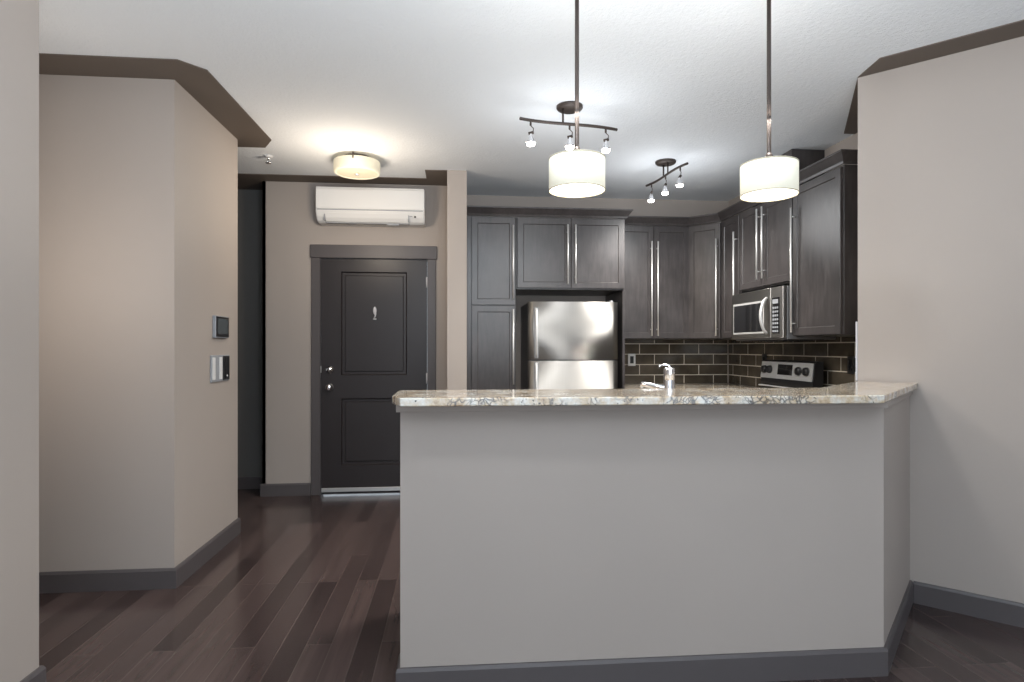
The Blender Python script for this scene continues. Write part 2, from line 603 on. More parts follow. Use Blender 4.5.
def extr(mb, pr, x0, x1, base_y, base_z, bev=0.0):
    a = [mb.bm.verts.new((x0, base_y - o, base_z + z)) for o, z in pr]
    c = [mb.bm.verts.new((x1, base_y - o, base_z + z)) for o, z in pr]
    n = len(pr)
    fs = [mb._f(a), mb._f(c[::-1])]
    for i in range(n):
        fs.append(mb._f([a[i], a[(i + 1) % n], c[(i + 1) % n], c[i]]))
    if bev:
        es = [x for f in fs[:2] for x in f.edges]
        r = bmesh.ops.bevel(mb.bm, geom=es, offset=bev, segments=2, affect='EDGES')
        for f in r['faces']:
            f.material_index = mb.mi
    return mb


extr(MB(), prof, AX0, AX1, EY, AZ0, 0.008).build('housing', WHITE, A)
fp = [(0.199, 0.104), (0.205, 0.108), (0.203, 0.262), (0.192, 0.285), (0.186, 0.281), (0.196, 0.262)]
extr(MB(), fp, AX0 + 0.004, AX1 - 0.004, EY, AZ0).build('front_panel', WHITE, A)
g = MB()
g.box(AX0 + 0.012, AX1 - 0.012, EY - 0.203, EY - 0.196, AZ0 + 0.094, AZ0 + 0.1025)
g.build('panel_gap', GREYP, A)
fl = [(0.194, 0.074), (0.198, 0.072), (0.180, 0.036), (0.158, 0.008), (0.154, 0.012), (0.176, 0.040)]
extr(MB(), fl, AX0 + 0.075, AX1 - 0.135, EY, AZ0).build('louver', WHITE, A)
lw = MB()
lw.box(AX0 + 0.07, AX1 - 0.13, EY - 0.150, EY - 0.10, AZ0 - 0.003, AZ0 + 0.004)
lw.box(AX0 + 0.066, AX0 + 0.074, EY - 0.195, EY - 0.155, AZ0 + 0.012, AZ0 + 0.062)
lw.box(AX1 - 0.134, AX1 - 0.129, EY - 0.192, EY - 0.155, AZ0 + 0.012, AZ0 + 0.062)
lw.build('air_outlet', GREYP, A)
sd = MB()
sd.lathe([(0, 0), (0.008, 0), (0.008, 0.006), (0, 0.006)], (AX1 - 0.078, EY - 0.188, AZ0 + 0.050), 14, RX)
sd.build('sensor', BLACK, A)
sd = MB()
sd.box(AX1 - 0.125, AX1 - 0.10, EY - 0.193, EY - 0.184, AZ0 + 0.053, AZ0 + 0.057)
sd.build('marking', GREYP, A)
MB().box(AX0 + 0.57, AX0 + 0.67, EY - 0.14, EY - 0.11, AZ0 - 0.012, AZ0 + 0.002).build('latch', GREYP, A)

# ------------------------------------------------------------------ cabinets
DT = 0.02        # door thickness


def shaker(x0, x1, z0, z1, rail=0.048):
    """door in local axes, back on y=0, front on y=-DT"""
    q = MB()
    o = [(x0, z0), (x1, z0), (x1, z1), (x0, z1)]
    back = [q.bm.verts.new((a, 0, c)) for a, c in o]
    e0 = [q.bm.verts.new((a, -DT + 0.002, c)) for a, c in o]
    for i in range(4):
        q._f([back[i], back[(i + 1) % 4], e0[(i + 1) % 4], e0[i]])
    q._f(back[::-1])
    prev = e0
    for ins, y in ((0.002, -DT), (rail, -DT), (rail + 0.005, -DT + 0.006), (rail + 0.006, -DT + 0.006)):
        r = [q.bm.verts.new((a, y, c)) for a, c in ((x0 + ins, z0 + ins), (x1 - ins, z0 + ins), (x1 - ins, z1 - ins), (x0 + ins, z1 - ins))]
        for i in range(4):
            q._f([prev[i], prev[(i + 1) % 4], r[(i + 1) % 4], r[i]])
        prev = r
    q._f(prev)
    return q


def handle(x, z0, z1, horizontal=False, x1=None):
    q = MB()
    yb = -DT - 0.032
    if horizontal:
        q.tube([(x, yb, z0), (x1, yb, z0)], 0.0065, 10)
        for hx_ in (x + 0.05, x1 - 0.05):
            q.tube([(hx_, yb, z0), (hx_, -DT + 0.001, z0)], 0.005, 8)
        return q
    q.tube([(x, yb, z0), (x, yb, z1)], 0.0068, 12)
    ins = min(0.06, (z1 - z0) * 0.12)
    for z in (z0 + ins, z1 - ins):
        q.tube([(x, yb, z), (x, -DT + 0.001, z)], 0.005, 8)
    return q


def cabinet(name, label, loc, rz, wdt, dep, z0, z1, doors, cat='cabinet', group=None, carcass=None, toe=False):
    t = thing(name, label, cat, loc, rz, group)
    if carcass is None:
        q = MB().box(0.001, wdt - 0.001, 0, dep, z0, z1, 0.0015)
        if toe:
            q = MB().box(0.001, wdt - 0.001, 0, dep, 0.1, z1, 0.0015).box(0.001, wdt - 0.001, 0.06, dep, 0.0, 0.1)
        q.build('carcass', CAB, t, local=True)
    else:
        carcass(t)
    for (x0, x1, a, b_, hx_, h0, h1) in doors:
        d = shaker(x0, x1, a, b_, min(0.048, (x1 - x0) * 0.2)).build('door', CAB, t, local=True)
        d.location = (0, -0.001, 0)
        if hx_ is not None:
            handle(hx_, h0, h1).build('handle', NICKEL, d, local=True)
    return t


TY = 4.97
TTOP = 2.345
cabinet('pantry_cabinet', 'tall dark pantry cabinet between the narrow wall end and the refrigerator', (0.088, TY, 0), 0, 0.408, 0.585, 0.0, TTOP,
        [(0.040, 0.404, 1.608, 2.332, 0.382, 1.655, 2.265), (0.040, 0.404, 0.11, 1.600, 0.382, 0.95, 1.572)])


def fridge_carcass(t):
    MB().box(0.001, 0.925, 0.0, 0.585, 1.740, TTOP, 0.0015).build('carcass', CAB, t, local=True)
    MB().box(0.905, 0.926, 0.0, 0.585, 0.0, 1.739, 0.001).build('side_panel', CAB, t, local=True)


cabinet('wall_cabinet', 'dark two door cabinet over the refrigerator', (0.498, TY, 0), 0, 0.926, 0.585, 1.740, TTOP,
        [(0.010, 0.459, 1.752, 2.332, 0.428, 1.785, 2.278), (0.463, 0.915, 1.752, 2.332, 0.494, 1.785, 2.278)], carcass=fridge_carcass)

UY, UZ0, UZ1 = 5.22, 1.332, 2.345
cabinet('wall_cabinet', 'dark two door wall cabinet beside the refrigerator cabinet', (1.428, UY, 0), 0, 0.650, 0.335, UZ0, UZ1,
        [(0.004, 0.323, UZ0 + 0.005, 2.332, 0.297, 1.356, 2.196), (0.327, 0.647, UZ0 + 0.005, 2.332, 0.353, 1.356, 2.196)])

dc = (2.081, 5.219)
dw = 0.298


def diag_carcass(t):
    q = MB().prism([(0.0, 0.0), (0.213, -0.213), (0.528, -0.213), (0.528, 0.336), (0.0, 0.336)], UZ0, UZ1, 0.0015)
    R = Matrix.Rotation(PI / 4, 4, 'Z')
    for u in q.bm.verts:
        u.co = R @ u.co
    q.build('carcass', CAB, t, local=True)


cabinet('wall_cabinet', 'dark one door cabinet set diagonally in the kitchen corner', (dc[0], dc[1], 0), -PI / 4, dw, 0.3, UZ0, UZ1,
        [(0.006, dw - 0.004, UZ0 + 0.005, 2.332, dw - 0.030, 1.356, 2.196)], carcass=diag_carcass)
RXF = 2.295
cabinet('wall_cabinet', 'narrow dark wall cabinet between corner cabinet and microwave', (RXF, 5.004, 0), -PI / 2, 0.352, 0.318, UZ0, UZ1,
        [(0.030, 0.347, UZ0 + 0.005, 2.332, 0.322, 1.358, 2.196)])
cabinet('wall_cabinet', 'short dark two door cabinet directly above the microwave', (RXF, 4.650, 0), -PI / 2, 0.766, 0.318, 1.705, UZ1,
        [(0.004, 0.381, 1.715, 2.332, 0.345, 1.765, 2.295), (0.385, 0.762, 1.715, 2.332, 0.420, 1.765, 2.295)])
cabinet('wall_cabinet', 'large dark one door wall cabinet at the open end beside the plain wall', (RXF, 3.882, 0), -PI / 2, 0.517, 0.318, UZ0, UZ1,
        [(0.006, 0.511, UZ0 + 0.005, 2.332, 0.040, 1.358, 2.196)])
tag(MB().box(2.365, 2.612, 4.045, 4.60, UZ1 + 0.001, CEIL - 0.002, 0.002).build('vent_chase', CAB, None, loc=(2.49, 4.3, UZ1)),
    'dark boxed vent chase from cabinet top to ceiling above the microwave', 'vent box')

crown = [(0.0, 2.338), (0.010, 2.338), (0.016, 2.352), (0.046, 2.392), (0.052, 2.396), (0.052, 2.408), (0.0, 2.408)]


def crown_up(z):
    return [(o + DT + 0.002, k + z) for o, k in crown]


tag(MB().sweep([(0.088, TY), (1.424, TY), (1.424, 5.158)], [(o + (DT + 0.002 if False else 0.004), k + 0.008) for o, k in crown]).build('crown_moulding', CAB, None, loc=(0.75, TY, 2.345)),
    'dark crown moulding over the pantry and refrigerator cabinets', 'moulding')
tag(MB().sweep([(1.432, UY), dc, (RXF, 5.005), (RXF, 3.365), (2.60, 3.365)], [(o + 0.004, k + 0.008) for o, k in crown]).build('crown_moulding', CAB, None, loc=(2.0, UY, 2.345)),
    'dark crown moulding turning the kitchen corner over the wall cabinets', 'moulding')

# base cabinets and worktops behind the bar
cabinet('base_cabinet', 'dark base cabinet beside the refrigerator under the worktop', (1.428, 4.985, 0), 0, 0.56, 0.56, 0, 0.868,
        [(0.004, 0.556, 0.12, 0.86, 0.05, 0.5, 0.8)], toe=True)


def corner_carcass(t):
    MB().box(0.001, 0.618, 0.0, 0.56, 0.1, 0.868).box(0.06, 0.618, 0.0, 0.56, 0.0, 0.1).build('carcass', CAB, t, local=True)


cabinet('base_cabinet', 'dark corner base cabinet beside the range', (1.990, 4.985, 0), 0, 0.62, 0.56, 0, 0.868, [], carcass=corner_carcass)
cabinet('base_cabinet', 'dark base cabinet between the range and the plain wall', (2.02, 3.880, 0), -PI / 2, 0.36, 0.585, 0, 0.868,
        [(0.004, 0.356, 0.12, 0.86, 0.05, 0.5, 0.8)], toe=True)
cabinet('base_cabinet', 'dark sink base cabinet behind the bar half wall', (1.50, 2.93, 0), PI, 0.90, 0.60, 0, 0.868,
        [(0.004, 0.448, 0.12, 0.86, 0.41, 0.5, 0.8), (0.452, 0.896, 0.12, 0.86, 0.49, 0.5, 0.8)], toe=True)
cabinet('base_cabinet', 'dark base cabinet at the free end of the bar', (0.598, 2.93, 0), PI, 0.78, 0.60, 0, 0.868,
        [(0.004, 0.388, 0.12, 0.86, 0.35, 0.5, 0.8), (0.392, 0.776, 0.12, 0.86, 0.43, 0.5, 0.8)], toe=True)
tag(MB().prism([(1.43, 5.553), (1.43, 4.95), (1.985, 4.95), (1.985, 4.662), (2.600, 4.662), (2.600, 5.553)], 0.872, 0.908, 0.003, 2).build('worktop', GRAN, None, loc=(2.0, 5.2, 0.872)),
    'cream granite worktop in the kitchen corner below the tiles', 'worktop')
tag(MB().prism([(2.0, 3.876), (2.0, 3.50), (2.600, 3.50), (2.600, 3.876)], 0.872, 0.908, 0.003, 2).build('worktop', GRAN, None, loc=(2.3, 3.7, 0.872)),
    'short cream granite worktop between range and plain wall', 'worktop')
wt = MB()
SX0, SX1, SY0, SY1 = 0.78, 1.36, 2.46, 2.86
wt.box(-0.195, SX0, 2.325, 2.96, 0.872, 0.908).box(SX1, 1.52, 2.325, 2.96, 0.872, 0.908)
wt.box(SX0, SX1, 2.325, SY0, 0.872, 0.908).box(SX0, SX1, SY1, 2.96, 0.872, 0.908)
W = thing('worktop', 'cream granite sink worktop behind the bar', 'worktop', (0.66, 2.64, 0.872))
wt.build('slab', GRAN, W)
sk = MB()
sk.box(SX0 + 0.002, SX1 - 0.002, SY0 + 0.002, SY1 - 0.002, 0.885, 0.889)
sk.box(SX0 + 0.002, SX0 + 0.006, SY0 + 0.002, SY1 - 0.002, 0.885, 0.907)
sk.box(SX1 - 0.006, SX1 - 0.002, SY0 + 0.002, SY1 - 0.002, 0.885, 0.907)
sk.build('sink_basin', STEEL, W)

# ------------------------------------------------------------------ bar top
B = thing('bar_countertop', 'long cream granite bar top on the half wall', 'countertop', (0.7, 2.25, 1.053))
top = MB()
top.prism([(-0.232, 2.215), (-0.193, 2.098), (1.562, 2.062), (2.262, 2.752), (2.078, 2.936), (1.582, 2.470), (-0.232, 2.492)], 1.0535, 1.083, 0.004, 2)
top.build('slab', GRAN, B)
ap = MB()
ap.sweep([(-0.20, 2.30), PA, PB, (2.228, 2.767)], [(0.001, 1.026), (0.013, 1.026), (0.014, 1.030), (0.014, 1.0525), (0.001, 1.0525)])
ap.build('support_trim', WALL, B)

# ------------------------------------------------------------------ tile backsplashes


def backsplash(name, label, org, ang, length, z0, z1, first, zref=0.995, pitch=0.0985, tl=0.2905, shift=0.0):
    """tiles laid on a plane: local x along the wall, front facing local -y"""
    q = MB()
    q.mi = 1
    q.box(0, length, -0.006, -0.001, z0, z1)
    q.mi = 0
    g_ = 0.007
    r0 = math.floor((z0 - zref) / pitch)
    row = r0
    while zref + row * pitch < z1 - 0.004:
        a, c_ = zref + row * pitch + g_ / 2, zref + (row + 1) * pitch - g_ / 2
        a, c_ = max(a, z0 + 0.001), min(c_, z1 - 0.001)
        off = first + (tl / 2 if row % 2 else 0.0)
        n0 = math.floor((0 - off) / tl) - 1
        x = off + n0 * tl
        while x < length:
            xa, xb = max(x + g_ / 2, 0.001), min(x + tl - g_ / 2, length - 0.001)
            if xb - xa > 0.01 and c_ - a > 0.008:
                tx, tz = random.uniform(-0.005, 0.005), random.uniform(-0.003, 0.003)
                Mx = Matrix.Translation(((xa + xb) / 2, -0.0036, (a + c_) / 2)) @ Matrix.Rotation(tz, 4, 'Z') @ Matrix.Rotation(tx, 4, 'X')
                q.box(-(xb - xa) / 2, (xb - xa) / 2, -0.0035, 0.004, -(c_ - a) / 2, (c_ - a) / 2, 0.0008, 1, Mx)
            x += tl
        row += 1
    t_ = q.build(name, [TILE, GROUT], None, local=True)
    t_.location = (org[0], org[1], 0)
    t_.rotation_euler = (0, 0, ang)
    return tag(t_, label, 'backsplash')


backsplash('tile_backsplash', 'brown glazed brick tiles on the wall beside the refrigerator', (1.43, 5.559), 0, 1.170, 0.910, 1.331, 2.604 - 1.43 - 0.2905 * 5)
backsplash('tile_backsplash', 'brown glazed brick tiles behind the range and under the microwave', (2.614, 5.545), -PI / 2, 2.06, 0.910, 1.331, 0.09)
backsplash('tile_backsplash', 'brown glazed brick tiles on the side of the plain wall end', (RC[0] + 0.002 + 0.50, RC[1] + 0.004 + 0.50), PI + PI / 4, 0.69, 1.086, 1.39, 0.0)
sx, sy = RC
tag(MB().prism([(sx - 0.001, sy + 0.001), (sx - 0.007, sy + 0.007), (sx + 0.001, sy + 0.015), (sx + 0.007, sy + 0.009)], 1.085, 1.392).build('tile_edge_trim', EDGE, None, loc=(sx, sy, 1.085)),
    'thin white vertical edge strip at the tiled end of the plain wall', 'edge trim')


def outlet(name, label, org, rz, body, face, wd=0.072, ht=0.115):
    t_ = thing(name, label, 'outlet', org, rz)
    MB().box(-wd / 2, wd / 2, -0.006, 0, -ht / 2, ht / 2, 0.002).build('cover_plate', body, t_, local=True)
    q = MB()
    q.box(-0.017, 0.017, -0.0085, -0.005, -0.034, 0.034, 0.0015)
    q.build('socket', face, t_, local=True)
    return t_


outlet('wall_outlet', 'white wall outlet with dark socket on the tiles near the refrigerator', (1.655, 5.5475, 1.139), 0, WHITE, BLACK)
outlet('wall_outlet', 'black wall outlet on the tiles at the corner side of the range', (2.602, 4.86, 1.145), -PI / 2, BLACK, BGLASS)
outlet('wall_outlet', 'black wall outlet on the tiles at the open end of the wall', (2.602, 3.74, 1.14), -PI / 2, BLACK, BGLASS)

# ------------------------------------------------------------------ refrigerator
FX0, FX1, FY = 0.590, 1.345, 4.900
F = thing('refrigerator', 'stainless steel top freezer refrigerator below a two door cabinet', 'refrigerator', ((FX0 + FX1) / 2, 5.2, 0))
MB().box(FX0 + 0.008, FX1 - 0.008, FY + 0.065, 5.53, 0.03, 1.632, 0.006, 2).build('body', STEELD, F)
for lx in (FX0 + 0.06, FX1 - 0.06):
    for ly in (FY + 0.12, 5.48):
        MB().lathe([(0, 0), (0.02, 0), (0.02, 0.03), (0, 0.03)], (lx, ly, 0), 12).build('foot', BLACK, F)


def fridge_door(name, z0, z1):
    q = MB()
    n = 16
    pts = []
    wd_ = FX1 - FX0
    for i in range(n + 1):
        u = i / n
        bow = 0.014 * (1 - (2 * u - 1) ** 2)
        edge = 0.012 * (max(0, abs(2 * u - 1) - 0.955) / 0.045) ** 2
        pts.append((FX0 + wd_ * u, FY - bow + edge))
    pts += [(FX1, FY + 0.058), (FX0, FY + 0.058)]
    q.prism(pts, z0, z1)
    for f in q.bm.faces:
        if abs(f.normal.z) < 0.5:
            f.smooth = False
    for f in q.bm.faces:
        f.normal_update()
        if f.normal.y < -0.3:
            f.smooth = True
    return q.build(name, STEEL, F)


d1 = fridge_door('freezer_door', 1.156, 1.634)
d2 = fridge_door('fridge_door', 0.09, 1.146)
for d_, z0, z1 in ((d1, 1.165, 1.585), (d2, 0.60, 1.135)):
    q = MB()
    hx_ = FX0 + 0.068
    q.box(hx_ - 0.016, hx_ + 0.016, FY - 0.012, FY + 0.002, z0, z1, 0.004, 2)
    q.build('handle_recess', GREYP, d_)
    q = MB()
    q.tube([(hx_, FY - 0.008, z1 - 0.01), (hx_ - 0.002, FY - 0.030, z1 - 0.035), (hx_, FY - 0.036, (z0 + z1) / 2), (hx_ - 0.002, FY - 0.030, z0 + 0.035), (hx_, FY - 0.008, z0 + 0.01)], 0.010, 10)
    q.build('handle', NICKEL, d_)
q = MB()
q.box(FX1 - 0.135, FX1 - 0.065, FY - 0.0085, FY - 0.004, 1.528, 1.540, 0.001)
q.build('badge', WHITE, d1)
q = MB()
q.lathe([(0, 0), (0.014, 0), (0.014, 0.012), (0, 0.012)], (FX1 - 0.05, FY + 0.03, 1.634), 14)
q.build('hinge_cap', GREYP, F)
MB().box(FX0 + 0.01, FX1 - 0.01, FY + 0.03, FY + 0.07, 0.03, 0.085).build('kick_grille', BLACK, F)

# ------------------------------------------------------------------ microwave (local: x toward camera, front at -y)
MW, MD, MZ0, MZ1 = 0.760, 0.384, 1.312, 1.677
M_ = thing('microwave', 'stainless over the range microwave between dark wall cabinets', 'microwave', (2.212, 4.647, MZ0), -PI / 2)
H = MZ1 - MZ0
MB().box(0, MW, 0.03, MD, 0, H, 0.004).build('housing', STEELD, M_, local=True)
q = MB()
q.box(0.0, 0.598, 0.0, 0.029, 0.012, H, 0.005, 2)
mdoor = q.build('door', STEEL, M_, local=True)
q = MB()
q.box(0.028, 0.505, -0.002, 0.004, 0.045, 0.285, 0.003)
q.build('window_frame', NICKEL, mdoor, local=True)
q = MB()
q.box(0.042, 0.491, -0.004, 0.002, 0.060, 0.270, 0.002)
q.build('window', BGLASS, mdoor, local=True)
q = MB()
hpts = []
for i in range(13):
    u = i / 12
    hpts.append((0.548, -0.006 - 0.042 * math.sin(PI * u) ** 0.7 if 0 < u < 1 else -0.001, 0.045 + 0.255 * u))
q.tube(hpts, 0.013, 12, flat=0.8)
q.build('handle', NICKEL, mdoor, local=True)
MB().box(0.601, MW, 0.0, 0.029, 0.012, H, 0.005, 2).build('control_panel', STEEL, M_, local=True)
cp = [o for o in M_.children if o.name.startswith('control_panel')][0]
MB().box(0.618, 0.715, -0.003, 0.002, 0.040, 0.292, 0.002).build('keypad', BGLASS, cp, local=True)
q = MB()
q.box(0.630, 0.703, -0.0045, -0.002, 0.250, 0.280)
for r in range(7):
    for k in range(3):
        q.box(0.630 + k * 0.027, 0.649 + k * 0.027, -0.0045, -0.002, 0.052 + r * 0.027, 0.066 + r * 0.027)
q.build('keys', GREYP, cp, local=True)
q = MB()
q.box(0.01, MW - 0.01, 0.04, 0.30, -0.006, 0.002)
for k in range(14):
    q.box(0.06 + k * 0.045, 0.09 + k * 0.045, 0.05, 0.28, -0.009, -0.005)
q.build('underside_vent', BLACK, M_, local=True)

# ------------------------------------------------------------------ range
R_ = thing('range', 'stainless and black electric range under the microwave', 'range', (1.985, 4.652, 0), -PI / 2)
RW = 0.762
MB().box(0.001, RW - 0.001, 0.03, 0.60, 0.02, 0.895, 0.004).build('body', STEELD, R_, local=True)
MB().box(0.0, RW, 0.0, 0.60, 0.896, 0.915, 0.004, 2).build('cooktop', BGLASS, R_, local=True)
q = MB()
q.box(0.01, RW - 0.01, -0.005, 0.03, 0.24, 0.86, 0.005, 2)
od = q.build('oven_door', STEEL, R_, local=True)
MB().box(0.12, RW - 0.12, -0.008, -0.004, 0.36, 0.68).build('window', BGLASS, od, local=True)
handle(0.06, 0.80, 0, True, RW - 0.06).build('handle', NICKEL, od, local=True)
MB().box(0.01, RW - 0.01, 0.0, 0.03, 0.04, 0.225, 0.004).build('drawer', STEEL, R_, local=True)
# backguard leans back
bgp = [(0.470, 0.916), (0.470, 0.985), (0.487, 1.148), (0.505, 1.158), (0.548, 1.158), (0.548, 0.916)]


def prof_x(mb, pr, x0, x1):
    a = [mb.bm.verts.new((x0, y, z)) for y, z in pr]
    c = [mb.bm.verts.new((x1, y, z)) for y, z in pr]
    n = len(pr)
    mb._f(a); mb._f(c[::-1])
    for i in range(n):
        mb._f([a[i], a[(i + 1) % n], c[(i + 1) % n], c[i]])
    return mb


bgd = prof_x(MB(), bgp, 0.004, RW - 0.045).build('backguard', BLACK, R_, local=True)
slope = (0.487 - 0.470) / (1.148 - 0.985)


def on_panel(z, d):
    return 0.470 + (z - 0.985) * slope - d


pf = [(on_panel(1.018, 0.006), 1.018), (on_panel(1.146, 0.006), 1.146), (on_panel(1.146, 0.0) + 0.002, 1.146), (on_panel(1.018, 0.0) + 0.002, 1.018)]
fpn = prof_x(MB(), pf, 0.006, RW - 0.058).build('control_panel', PANEL, R_, local=True)
pf2 = [(on_panel(1.050, 0.008), 1.050), (on_panel(1.128, 0.008), 1.128), (on_panel(1.128, 0.004), 1.128), (on_panel(1.050, 0.004), 1.050)]
prof_x(MB(), pf2, 0.255, 0.455).build('display', BGLASS, fpn, local=True)
KM = Matrix.Rotation(PI / 2 - math.atan(slope), 4, 'X')
for kx_ in (0.065, 0.145, 0.545, 0.640):
    q = MB()
    zc = 1.085
    q.lathe([(0, 0), (0.031, 0), (0.030, 0.016), (0.026, 0.024), (0, 0.024)], (kx_, on_panel(zc, 0.006), zc), 20, KM)
    q.box(kx_ - 0.005, kx_ + 0.005, on_panel(zc, 0.036), on_panel(zc, 0.02), zc - 0.024, zc + 0.024, 0.002)
    q.build('knob', BLACK, fpn, local=True)
q = MB()
q.box(0.012, RW - 0.05, 0.445, 0.474, 0.952, 0.962, 0.003)
q.build('trim_strip', NICKEL, R_, local=True)
for bx, by, br_ in ((0.2, 0.16, 0.10), (0.56, 0.16, 0.08), (0.2, 0.36, 0.08), (0.56, 0.36, 0.10)):
    q = MB()
    q.lathe([(br_ - 0.004, 0.9152), (br_, 0.9158), (br_ + 0.001, 0.9152)], (bx, by, 0), 32)
    q.build('burner', GREYP, R_, local=True)

# ------------------------------------------------------------------ faucet
fx, fy = 0.928, 2.547
FA = thing('faucet', 'chrome kitchen faucet standing behind the bar top', 'faucet', (fx, fy, 0.908))
q = MB()
q.lathe([(0, 0.0), (0.033, 0.0), (0.033, 0.006), (0.027, 0.012), (0.024, 0.03), (0.024, 0.205), (0.0225, 0.208), (0.024, 0.211), (0.024, 0.252), (0.0225, 0.260), (0.012, 0.263), (0, 0.263)], (fx, fy, 0.908), 28)
q.build('body', CHROME, FA)
q = MB()
q.tube([(fx - 0.012, fy + 0.008, 1.080), (fx - 0.05, fy + 0.035, 1.084), (fx - 0.070, fy + 0.060, 1.089), (fx - 0.092, fy + 0.085, 1.094), (fx - 0.098, fy + 0.092, 1.080)], [0.013, 0.013, 0.0125, 0.012, 0.011], 14)
q.build('spout', CHROME, FA)
q = MB()
q.tube([(fx + 0.008, fy + 0.004, 1.166), (fx + 0.002, fy + 0.010, 1.180), (fx - 0.018, fy + 0.014, 1.183), (fx - 0.040, fy + 0.012, 1.177), (fx - 0.042, fy + 0.004, 1.170)], [0.004, 0.0055, 0.006, 0.005, 0.004], 10)
q.build('lever', CHROME, FA)

# ------------------------------------------------------------------ pendants over the bar
PZ = 1.846
P1 = thing('pendant_lamp', 'lit white drum pendant over the bar in front of the three bulb track light', 'lamp', (0.452, 2.22, PZ), 0, 'drum pendants over the bar')
R0 = 0.105
q = MB()
q.lathe([(R0 - 0.003, 0.003), (R0, 0.003), (R0, 0.119), (R0 - 0.003, 0.119), (R0 - 0.003, 0.003)], (0, 0, 0), 56)
sh = q.build('lamp_shade', SHADE, P1, local=True)
for z in (0.0, 0.117):
    q = MB()
    q.lathe([(R0 - 0.002, z), (R0 + 0.001, z), (R0 + 0.001, z + 0.004), (R0 - 0.002, z + 0.004), (R0 - 0.002, z)], (0, 0, 0), 56)
    q.build('rim', SHRIM, sh, local=True)
q = MB()
q.lathe([(0, 0.006), (R0 - 0.004, 0.006), (R0 - 0.004, 0.009), (0, 0.009)], (0, 0, 0), 48)
q.build('diffuser', DIFF, P1, local=True)
q = MB()
q.lathe([(0, 0.116), (R0 - 0.004, 0.116), (R0 - 0.004, 0.118), (0, 0.118)], (0, 0, 0), 48)
q.build('top_cover', WHITE, P1, local=True)
q = MB()
q.tube([(0, 0, 0.118), (0, 0, 0.18), (0, 0, CEIL - PZ - 0.02)], 0.008, 12)
q.lathe([(0, 0.118), (0.016, 0.118), (0.014, 0.150), (0.009, 0.165), (0, 0.165)], (0, 0, 0), 20)
q.build('rod', BRONZE, P1, local=True)
q = MB()
q.lathe([(0, CEIL - PZ), (0.052, CEIL - PZ), (0.050, CEIL - PZ - 0.022), (0.02, CEIL - PZ - 0.03), (0, CEIL - PZ - 0.03)], (0, 0, 0), 32)
q.build('canopy', BRONZE, P1, local=True)
dup(P1, (1.206, 2.22, PZ), 0, 'lit white drum pendant over the bar nearest the plain wall')
for X in (0.452, 1.206):
    lamp('pendant_light', 'POINT', (X, 2.22, PZ - 0.05), 5, (1.0, 0.90, 0.76), shadow_soft_size=0.09)
    lamp('pendant_uplight', 'POINT', (X, 2.22, PZ + 0.30), 7.0, (1.0, 0.96, 0.90), shadow_soft_size=0.05)

# ------------------------------------------------------------------ track lights
TZ = 2.56
T1 = thing('track_light', 'bronze curved track light with three lit bulbs behind the first pendant', 'track light', (0.660, 3.455, TZ), math.radians(2.0), 'curved ceiling track lights')
q = MB()
q.lathe([(0, CEIL - TZ), (0.077, CEIL - TZ), (0.077, CEIL - TZ - 0.012), (0.070, CEIL - TZ - 0.020), (0, CEIL - TZ - 0.020)], (0, 0, 0), 36)
q.build('canopy', BRONZE, T1, local=True)
q = MB()


def sy_(x):
    return 0.052 * (0.35 * (x / 0.30) + 0.65 * (x / 0.30) ** 3)


q.tube([(x, sy_(x), 0) for x in [(-0.30 + 0.03 * i) for i in range(21)]], 0.009, 10)
q.build('bar', BRONZE, T1, local=True)
for px_ in (-0.04, 0.04):
    q = MB()
    q.tube([(px_, sy_(px_), 0.0), (px_, sy_(px_), CEIL - TZ - 0.018)], 0.006, 10)
    q.build('post', BRONZE, T1, local=True)
for hx_ in (-0.235, 0.0, 0.225):
    y0 = sy_(hx_)
    q = MB()
    q.tube([(hx_, y0, -0.005), (hx_, y0, -0.030)], 0.006, 10)
    q.tube([(hx_, y0, -0.030), (hx_ + 0.016, y0, -0.045), (hx_ + 0.014, y0 - 0.002, -0.072)], 0.0028, 8)
    q.tube([(hx_ - 0.012, y0 - 0.003, -0.078), (hx_ + 0.016, y0 - 0.003, -0.070)], 0.009, 12)
    hd = q.build('spot_head', BRONZE, T1, local=True)
    q = MB()
    q.lathe([(0.008, -0.080), (0.012, -0.095), (0.023, -0.118), (0.030, -0.134), (0.028, -0.134), (0.021, -0.118), (0.010, -0.097)], (hx_, y0 - 0.004, 0), 24)
    q.build('reflector', CHROME, hd, local=True)
    q = MB()
    q.lathe([(0, -0.108), (0.014, -0.112), (0.026, -0.130), (0.021, -0.145), (0, -0.151)], (hx_, y0 - 0.004, 0), 20)
    q.build('bulb', BULB, hd, local=True)
for gx, gy in ((0.66, 3.45), (1.58, 4.41)):
    lamp('kitchen_fill', 'POINT', (gx, gy, TZ - 0.32), 11, (0.94, 0.97, 1.0), shadow_soft_size=0.25)  # added soft fill under each track light to lift the kitchen ceiling
T2 = dup(T1, (1.580, 4.415, TZ), -PI / 2, 'bronze curved track light with three lit bulbs near the kitchen corner')
for t_ in (T1, T2):
    c_, s_ = math.cos(t_.rotation_euler[2]), math.sin(t_.rotation_euler[2])
    for hx_ in (-0.235, 0.0, 0.225):
        y0 = sy_(hx_) - 0.004
        lamp('track_bulb_light', 'SPOT', (t_.location[0] + c_ * hx_ - s_ * y0, t_.location[1] + s_ * hx_ + c_ * y0, TZ - 0.16), 40, (1.0, 0.95, 0.88), spot_size=2.75, spot_blend=0.9, shadow_soft_size=0.05)

